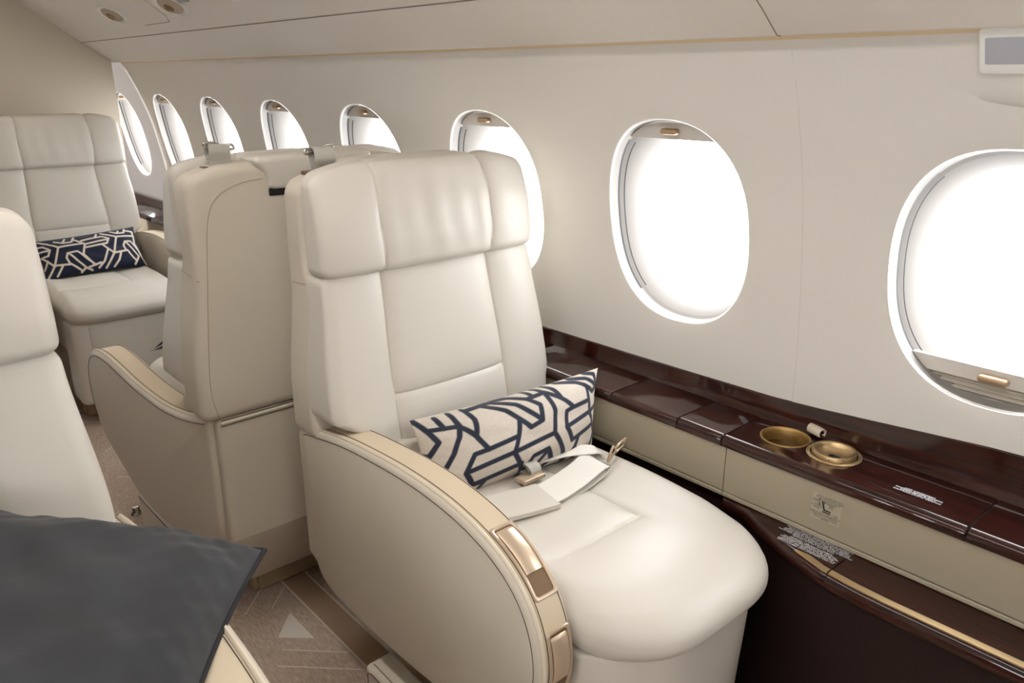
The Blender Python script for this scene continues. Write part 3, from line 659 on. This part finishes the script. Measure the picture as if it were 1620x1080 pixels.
    # headrest
    def wh(V):
        V = V.copy(); x, y, z = V.T; t = (x+.05)/.1; u = (z-.962)/.228; side = np.clip((np.abs(y)-.16)/.13, 0, 1)
        front = np.interp(z, [.955, .975, 1.03, 1.1, 1.17, 1.2], [.136, .144, .146, .136, .112, .10])
        front = front+dp(z); X = .048+(front-.048)*t-.016*side**2.4*t
        d = np.abs(np.abs(y)-SY-.006*np.sin(u*math.pi)); X = X-sstep(.4, .9, t)*crease(d, .006, .006, .003, .03)
        Z = z-.026*side**1.8*u+.0*x; Z = Z-sstep(.6, 1, u)*(crease(d, .005, .005, .002, .02))-.006*t*u
        cen = (np.abs(y) < SY)*sstep(0, .05, SY-np.abs(y)+.0)
        X = X+cen*sstep(.5, .9, t)*(.0016*np.sin(y*95+2.2*np.sin(u*2.5))*np.sin(u*math.pi)+.0012*np.sin(y*41+1.3))
        return np.stack([X, y*(wid-.001)/.285*(1+.012*(1-u)), Z], 1)
    V, F = rbox((-.05, -.285, .962), (.05, .285, 1.19), .026, ds*.8, ((), ey, ()), 6, wh)
    hr = mk('headrest', V, F, LEA, R_, 60)
    def hs(z): return (.113-.018+.0*z, sd*(wid+.006)*(1.001+.012*(1-(z-.962)/.228)), z-.02*((z-.962)/.228))
    # side welt of the headrest
    # seat cushion
    c0 = .018*-sd if not both else 0; hwc = hwc or (.233 if not both else .225)
    NOSE = .902
    def wc(V):
        V = V.copy(); x, y, z = V.T; yn = y/.25; t = (x-.18)/(NOSE-.18)
        X = .18+(NOSE-cor*np.abs(yn)**4-.18)*t
        Y = c0+yn*hwc; u = (z-.43)/.098
        # nose drops and swells
        Z = z+.012*np.sin(np.clip(t, 0, 1)*math.pi*.9)*u*(1-.6*yn**2)-.014*sstep(.8, 1.0, t)*u**2-.004*(1-t)
        Z = Z+.012*(1-sstep(.55, 1.0, t))*u*sstep(.55, .95, np.abs(yn))
        X = X+.012*np.sin(np.clip(u, 0, 1)*math.pi)*sstep(.9, 1, t)
        px, py = .658, .08
        a = -sd*yn*hwc+.018*(not both); dL = np.where(X < px, np.abs(a-py), np.hypot(np.maximum(X-px, 0), a-py)); dC = np.where(a < py, np.abs(X-px), 9)
        c = crease(np.minimum(dL, dC), .005, .006, .003, .03)*sstep(.6, .95, u)+(.03 if deep else 0)
        return np.stack([X, Y, Z-c], 1)
    exx = tuple(.18+(v-.18)*1.0 for v in (.64, .648, .654, .658, .662, .668, .676)); q = (.08-.018*(not both))/hwc*.25
    exy = tuple(sorted(s*(q+e) for s in (-sd,) for e in (-.02, -.01, -.004, 0, .004, .01, .02)))
    V, F = rbox((.18, -.25, .435), (NOSE, .25, .530), .042, ds, (exx, exy, ()), 7, wc)
    mk('seat_cushion', V, F, LEA, R_, 60)
    # leg rest under the nose
    def wl_(V):
        V = V.copy(); x, y, z = V.T; yn = y/.24; t = (x-.74)/(.14)
        X = x-cor*.8*np.abs(yn)**4*t-(.43-z)*.06
        d = np.minimum(np.abs(np.abs(yn)-.74), 9); X = X-crease(d*.24, .004, .005)*sstep(.6, .9, t)
        return np.stack([X, c0+yn*(hwc-.008), z], 1)
    V, F = rbox((.70, -.24, .10), (.884, .24, .440), .016, ds, ((), tuple(s*(.1776+e) for s in (-1, 1) for e in (-.006, 0, .006)), ()), 4, wl_)
    mk('leg_rest', V, F, LEA, R_, 60)
    # housing and base
    hb = .215
    V, F = rbox((.03, -hb+c0*0, .30), (.74, hb+.0, .47), .01, .05); V = [(v[0], v[1] + (c0 if not both else 0), v[2]) for v in V]; mk('seat_pan', V, F, SHELL, R_, 50)
    def wr_(V):
        V = V.copy(); x, y, z = V.T; k = np.clip((.285-z)/.20, 0, 1); return np.stack([x+.10*k**1.3*(1-(x-0)/.3), y*(1-.27*k), z], 1)
    V, F = rbox((-.028, -.262, .088), (.20, .262, .603), .014, .03, ((), (), (.28, .285, .29)), 4, wr_); V[:, 1] += np.where(V[:, 1]*sd > 0, .034*sd, 0)
    rp = mk('rear_panel', V, F, SHELL, R_, 50)
    yl = sorted([sd*.288, -sd*.25])
    for z, m_, r2 in ((.597, PIPE, .0035), (.590, THREAD, .0009), (.6035, THREAD, .0009)):
        mk('rear_piping' if m_ is PIPE else 'stitching', *tube([(-.0285 if m_ is PIPE else -.0292, yy, z) for yy in yl], r2, 6), m_, rp)
    mk('shell_seam', *tube([(-.0285, yy, .285) for yy in yl], .0008, 6), mat_seamlea, rp)
    V, F = rbox((.14, -.18, 0), (.70, .18, .30), .01, .06); pb = mk('pedestal', V, F, mat_base, R_, 50)
    V, F = rbox((.150, -.19, .0), (.66, .19, .078), .006, .06); mk('plinth', V, F, mat_base, pb, 50)
    # stitched skirt at the aisle side
    def wk(V):
        V = V.copy(); x, y, z = V.T; t = (x-.24)/.46; return np.stack([x, sd*(y+.0*t), z*(1-.12*t)], 1)
    V, F = rbox((.24, .245, 0), (.70, .315, .135), .012, .04, warp=wk); sk = mk('base_skirt', V, F, SHELL, R_, 50)
    pts = [(.252, sd*.3156, .01), (.252, sd*.3156, .118), (.27, sd*.3156, .125), (.69, sd*.3156, .112)]
    mk('stitching', *tube(pts, .0009, 6), THREAD, sk)
    pts = [(.255, sd*.300, .1348), (.69, sd*.300, .1185)]; mk('stitching', *tube(pts, .0009, 6), THREAD, sk)
    build_arm(R_, A, yo, yo-.078, shear, sd, levers)
    if both: build_arm(R_, A, yo2, yo2-.078, 0, -sd, levers)
    if harness:
        hx, hy, hz = .012, sd*.205, 1.1735
        V, F = rbox((-.016, -.040, -.006), (.012, .040, .0022), .002, .02); sl_ = mk('belt_slot', [(v[0]+hx, v[1]+hy, v[2]+hz-.009-.0*v[1]) for v in V], F, mat('slot_trim', lin(96, 76, 60), .5), sh)
        p = [(hx, hy, hz-.03), (hx-.003, hy, hz), (hx-.008, hy, hz+.022), (hx-.004, hy, hz+.037), (hx+.012, hy, hz+.034), (hx+.018, hy, hz+.018), (hx+.010, hy, hz+.006)]
        V, F = ribbon(spline(p, 6), (0, 1, .1*sd), .046, .0025); hs_ = mk('shoulder_strap', V, F, WEB, R_, 50)
        c = np.array([hx-.004, hy, hz+.030]); fr = [(.0, -.029, -.004), (.0, .026, .004), (-.004, .031, .012), (.002, .012, .012), (.002, -.010, .004), (-.002, -.028, .006)]
        V, F = tube(spline([tuple(c+np.array(q)) for q in fr], 5, True), .0024, 8, True); mk('buckle', V, F, STEEL, hs_, 50)
    return R_
mat_seamlea = mat('leather_seam', lin(158, 143, 120), .8); mat_base = mat('beige_base_cover', lin(178, 160, 132), .5)
LEV = [(.632, .772, (.641, .728)), (.822, .960, (.833, .915))]
sA = build_seat('cabin_seat', (-1.5, 1.0, 0), 0, -1, ARM, .30, 0, LEV, detail=1.3); tag(sA, 'large cream leather seat in the middle facing right, with a linen patterned pillow on it', 'seat', 'cream leather cabin seats')
sB = build_seat('cabin_seat', (-1.695, .875, 0), math.pi, 1, ARMB, .31, .085, None, wid=.300, deep=.065); tag(sB, 'cream leather seat turned away, its plain back shell against the middle seat', 'seat', 'cream leather cabin seats')
sC = build_seat('cabin_seat', (-4.12, .85, 0), 0, -1, ARM, .35, 0, None, True, .35, cor=.05); tag(sC, 'far cream leather seat before the bulkhead, holding the navy patterned pillow', 'seat', 'cream leather cabin seats')
sD = build_seat('cabin_seat', (-1.374, -.055, 0), 0, 1, ARM, .352, 0, None, True, .362, harness=False); tag(sD, 'nearest cream leather seat at the left edge, under the charcoal pillow', 'seat', 'cream leather cabin seats')
# ------------------------------------------------------------------ pillows
PAT_A = [[(65,465),(135,555),(190,640),(140,740),(60,700)],[(135,550),(300,530)],[(190,455),(230,540)],[(280,420),(315,520),(310,610),(280,720),(225,860),(260,920)],[(375,390),(415,480),(415,590)],[(315,530),(410,600),(490,700)],[(360,855),(405,730),(490,698),(690,610)],[(360,855),(430,935),(730,800)],[(370,852),(660,725)],[(700,490),(690,610),(665,725),(750,850)],[(660,725),(950,590)],[(400,395),(550,338)],[(500,370),(620,420),(700,485),(775,550),(860,500),(862,380),(790,330),(680,300),(590,315)],[(550,335),(700,375),(850,490)],[(790,330),(930,275),(890,225)],[(815,235),(840,305)],[(930,275),(960,430),(950,590),(1040,710),(1095,830)],[(930,270),(1030,330),(1115,398)],[(970,205),(1010,260),(1032,330)],[(1045,545),(1055,430),(1110,400),(1280,330)],[(1045,545),(1105,635),(1310,510)],[(1050,543),(1280,418)],[(1065,180),(1200,190),(1275,220),(1345,255),(1408,205),(1395,110),(1320,100)],[(1180,150),(1300,152),(1405,205)],[(1275,220),(1285,330),(1282,420),(1352,530)],[(1282,420),(1450,305)],[(1165,610),(1140,680),(1190,795)],[(1140,680),(1090,780)],[(1450,390),(1375,425),(1368,530),(1280,730)],[(1405,430),(1385,600),(1330,720)],[(690,1010),(757,870),(810,750),(910,700),(965,770),(890,870),(740,990)],[(905,722),(830,860),(750,985)],[(895,862),(1090,800)],[(430,935),(505,912),(470,1020)],[(995,835),(1010,880)]]
QA = ((55,460),(1458,55),(1372,722),(195,1075))
PAT_N = [[(0,345),(90,360),(200,395),(330,460),(620,415)],[(330,460),(300,690),(470,680)],[(90,430),(150,430),(235,485),(215,560),(130,575),(210,625),(300,700)],[(100,500),(220,490)],[(280,370),(380,405),(480,390),(500,320)],[(375,400),(400,340)],[(500,360),(635,425),(620,560),(760,690)],[(590,380),(830,320),(915,355),(895,420),(650,475)],[(650,425),(895,370)],[(770,280),(755,325)],[(820,275),(1010,330),(1240,295),(1230,245),(1130,232)],[(1010,330),(980,545),(1150,500),(1265,625)],[(840,440),(980,545),(900,720)],[(905,500),(870,640),(815,720)],[(1065,530),(1045,620),(995,700)],[(1130,500),(1100,440),(1120,388),(1200,378),(1300,480),(1390,650)],[(1140,400),(1300,555),(1245,660)],[(480,680),(430,600),(440,540),(550,520),(660,610),(770,690)],[(460,550),(660,720),(620,770)],[(480,670),(630,760)],[(940,250),(1020,280),(1110,265),(1120,205)],[(1020,280),(1040,235)],[(300,690),(245,840)],[(395,690),(350,810)],[(210,630),(185,730)],[(660,720),(740,745)],[(690,720),(830,660)],[(1250,300),(1255,400),(1340,530)]]
QN = ((20,338),(1245,160),(1405,668),(228,855))
def inv_bil(q, p):
    a, b, c, d = [np.array(x, float) for x in q]; p = np.array(p, float); u = v = .5
    for _ in range(12):
        f = a*(1-u)*(1-v)+b*u*(1-v)+c*u*v+d*(1-u)*v-p
        du = (b-a)*(1-v)+(c-d)*v; dv = (d-a)*(1-u)+(c-b)*u
        J = np.array([du, dv]).T; s = np.linalg.solve(J, f); u -= s[0]; v -= s[1]
    return (u, v)
def pillow(name, corners, T, nrm_, m, pats=None, quad=None, asp=(.5, .3), N=(150, 96), wr=0, pinch=.05, seed=1, pw=2.6, under=.6):
    TL, TR, BR, BL = [np.array(c, float) for c in corners]; nv = np.array(nrm_, float); nv /= np.linalg.norm(nv)
    cen = (TL+TR+BR+BL)/4
    segs = []
    if pats:
        for pl_ in pats:
            q = [inv_bil(quad, p) for p in pl_]; q = [(u*asp[0], v*asp[1]) for u, v in q]
            segs += list(zip(q[:-1], q[1:]))
    us = np.linspace(-1, 1, N[0]); vs = np.linspace(-1, 1, N[1]); us = np.sin(us*math.pi/2)*.35+us*.65; vs = np.sin(vs*math.pi/2)*.35+vs*.65
    U, Vv = np.meshgrid(us, vs, indexing='ij')
    # edges bow inward between the corners
    U2 = U*(1-pinch*(1-Vv**2)*np.abs(U)**3); V2 = Vv*(1-pinch*1.3*(1-U**2)*np.abs(Vv)**3)
    a = (U2+1)/2; b = (V2+1)/2
    base = TL*((1-a)*(1-b))[..., None]+TR*(a*(1-b))[..., None]+BR*(a*b)[..., None]+BL*((1-a)*b)[..., None]
    th = T*((1-np.abs(U)**pw)*(1-np.abs(Vv)**pw))**.62
    rg = np.random.RandomState(seed); ph = rg.rand(12)*6.28
    rim = (1-(1-np.abs(U)**4)*(1-np.abs(Vv)**4))
    w = wr*(np.sin(6*U+9*Vv+ph[0])*.5+np.sin(-11*U+5*Vv+ph[1])*.35+np.sin(4*U-13*Vv+ph[2]+2*np.sin(3*U))*.4+rim*np.sin(26*(U+Vv)+ph[3])*.35+rim*np.sin(31*(U-Vv)+ph[4])*.25)*np.clip(th/T*2, 0, 1)
    top = base+nv*(th+w)[..., None]; bot = base-nv*(th*under)[..., None]
    VV = []; idx = np.zeros((2,)+U.shape, int)
    for i in range(N[0]):
        for j in range(N[1]):
            idx[0, i, j] = len(VV); VV.append(top[i, j])
    for i in range(N[0]):
        for j in range(N[1]):
            if i in (0, N[0]-1) or j in (0, N[1]-1): idx[1, i, j] = idx[0, i, j]
            else: idx[1, i, j] = len(VV); VV.append(bot[i, j])
    F = []
    for s in (0, 1):
        for i in range(N[0]-1):
            for j in range(N[1]-1): F.append((idx[s, i, j], idx[s, i+1, j], idx[s, i+1, j+1], idx[s, i, j+1]))
    O = cen; o = mk(name, [v-O for v in VV], F, m, None, 80); o.location = O
    if segs:
        P = np.stack([(U+1)/2*asp[0], (Vv+1)/2*asp[1]], -1); D = np.full(U.shape, 9.)
        for (p, q) in segs:
            p = np.array(p); q = np.array(q); d = q-p; L2 = d.dot(d) or 1e-9
            t = np.clip(((P-p)@d)/L2, 0, 1); D = np.minimum(D, np.linalg.norm(P-p-t[..., None]*d, axis=-1))
        at = o.data.attributes.new('pattern', 'FLOAT', 'POINT'); vals = np.full(len(VV), 9.)
        vals[idx[0].ravel()] = D.ravel(); vals[idx[1].ravel()] = D.ravel(); at.data.foreach_set('value', vals*2.6)
    return o, base, top
pA, _, _ = pillow('throw_pillow', ((-1.272, .838, .664), (-1.178, 1.316, .690), (-1.105, 1.225, .520), (-1.165, .800, .515)), .078, (1, -.12, .55), LINEN, PAT_A, QA, (.5, .235), (260, 140), .0022)
tag(pA, 'linen pillow with bold navy geometric lines leaning on the middle seat', 'pillow', 'patterned lumbar pillows')
pC, _, _ = pillow('throw_pillow', ((-3.86, .655, .672), (-3.86, 1.078, .690), (-3.66, 1.060, .54), (-3.68, .655, .535)), .055, (1, -.05, .55), NAVY, PAT_N, QN, (.5, .235), (150, 80), .003)
tag(pC, 'navy pillow with pale geometric lines leaning on the far seat', 'pillow', 'patterned lumbar pillows')
pB, _, _ = pillow('throw_pillow', ((-2.10, 1.06, .74), (-2.10, .70, .74), (-2.358, .652, .575), (-2.36, 1.06, .575)), .04, (-1, 0, .4), NAVY, PAT_N, QN, (.5, .235), (100, 60), .002)
tag(pB, 'navy patterned pillow, only its corner showing beside the turned-away back', 'pillow', 'patterned lumbar pillows')
pG, bs, tp = pillow('velvet_pillow', ((-1.255, .01, .79), (-1.045, .410, .650), (-.70, .150, .665), (-.95, -.27, .75)), .068, (0, 0, 1), VELVET, None, None, (.45, .45), (120, 120), .0055, .05, 7, 4, .15)
tag(pG, 'large charcoal velvet pillow with black ribbed edge in the near left corner', 'pillow')
edge = [tuple(bs[-1, j]-np.array(pG.location)-np.array([0, 0, .0])) for j in range(0, 120, 2)]
P_ = [bs[i, 0] for i in range(0, 120, 2)]+[bs[-1, j] for j in range(0, 120, 2)]+[bs[i, -1] for i in range(119, -1, -2)]+[bs[0, j] for j in range(119, -1, -2)]
V, F = tube([tuple(np.array(p)-np.array(pG.location)) for p in P_], .0042, 8, True); mk('ribbed_piping', V, F, BLACKP, pG, 50)
# ------------------------------------------------------------------ lap belt of the middle seat
def bl(name, V, F, m, par, sm=50): return mk(name, [(float(v[0])+1.5, float(v[1])-1.0, float(v[2])) for v in V], F, m, par, sm)
zc = .523
sleeve = [(-1.050, .778, .556), (-1.040, .83, .551), (-1.028, .88, .548), (-1.015, .93, .547), (-1.004, .985, .546)]
V, F = ribbon(spline(sleeve, 8), (1, -.1, 0), .094, .009); belt = bl('lap_belt', V, F, LEA, sA)
belt['label'] = 'cream leather sleeve and pale webbing of the lap belt'
w1 = [(-1.006, .96, .5475), (-1.008, 1.02, .5495), (-1.014, 1.08, .555), (-1.020, 1.13, .562), (-1.023, 1.150, .561), (-1.022, 1.153, .553), (-1.018, 1.12, .545), (-1.010, 1.05, .540), (-1.006, .98, .538)]
V, F = ribbon(spline(w1, 8), (1, -.25, 0), .076, .0022); bl('webbing', V, F, WEBW, belt)
w2 = [(-1.135, 1.0, .552), (-1.12, 1.06, .558), (-1.095, 1.12, .564), (-1.065, 1.160, .568), (-1.048, 1.178, .566), (-1.045, 1.182, .556), (-1.06, 1.16, .550)]
V, F = ribbon(spline(w2, 8), (1, -.2, .0), .044, .0022); bl('webbing', V, F, WEBW, belt)
rl = [(-1.095+.012*math.cos(a)*(1+.1*a), 1.015+.0*a, .558+.009*math.sin(a)*(1+.08*a)) for a in np.linspace(0, 12, 60)]
V, F = ribbon([(p[0]+.0, 1.02, p[2]) for p in rl], (0, 1, 0), .03, .0014); bl('webbing_roll', V, F, WEB, belt)
V, F = rbox((-1.092, .975, .546), (-1.062, 1.035, .556), .002, .02); bl('adjuster', V, F, CHAMP, belt)
# tongue with an open slot
cT = Vector((-1.018, 1.212, .572)); ax_ = Vector((-.02, .085, .006)).normalized(); sx_ = Vector((.30, .0, .95)); sx_ = (sx_-ax_*sx_.dot(ax_)).normalized()
def tp_(u, v): return tuple(cT+ax_*u+sx_*v)
V, F = tube([tp_(*p) for p in ((-.006, .0115), (.030, .0115), (.033, .0085), (.033, -.0085), (.030, -.0115), (-.006, -.0115), (-.009, -.008), (-.009, .008))], .0030, 8, True); tg = bl('tongue', V, F, CHAMP, belt)
V, F = tube([tp_(*p) for p in ((-.009, .006), (-.016, .010), (-.033, .022), (-.036, .018), (-.036, -.018), (-.033, -.022), (-.016, -.010), (-.009, -.006))], .0028, 8, True); bl('tongue_loop', V, F, CHAMP, tg)
# small chrome seat fitting on the carpet next to the turned-away seat
V, F = lathe([(.0005, .026), (.008, .025), (.012, .02), (.012, .008), (.016, .004), (.018, 0)], (0, 0, 0), 24); o = mk('track_fitting', V, F, STEEL, None, 50); o.location = (-2.49, .571, .0015)
tag(o, 'small chrome floor fitting on the carpet by the turned-away seat', 'fitting')
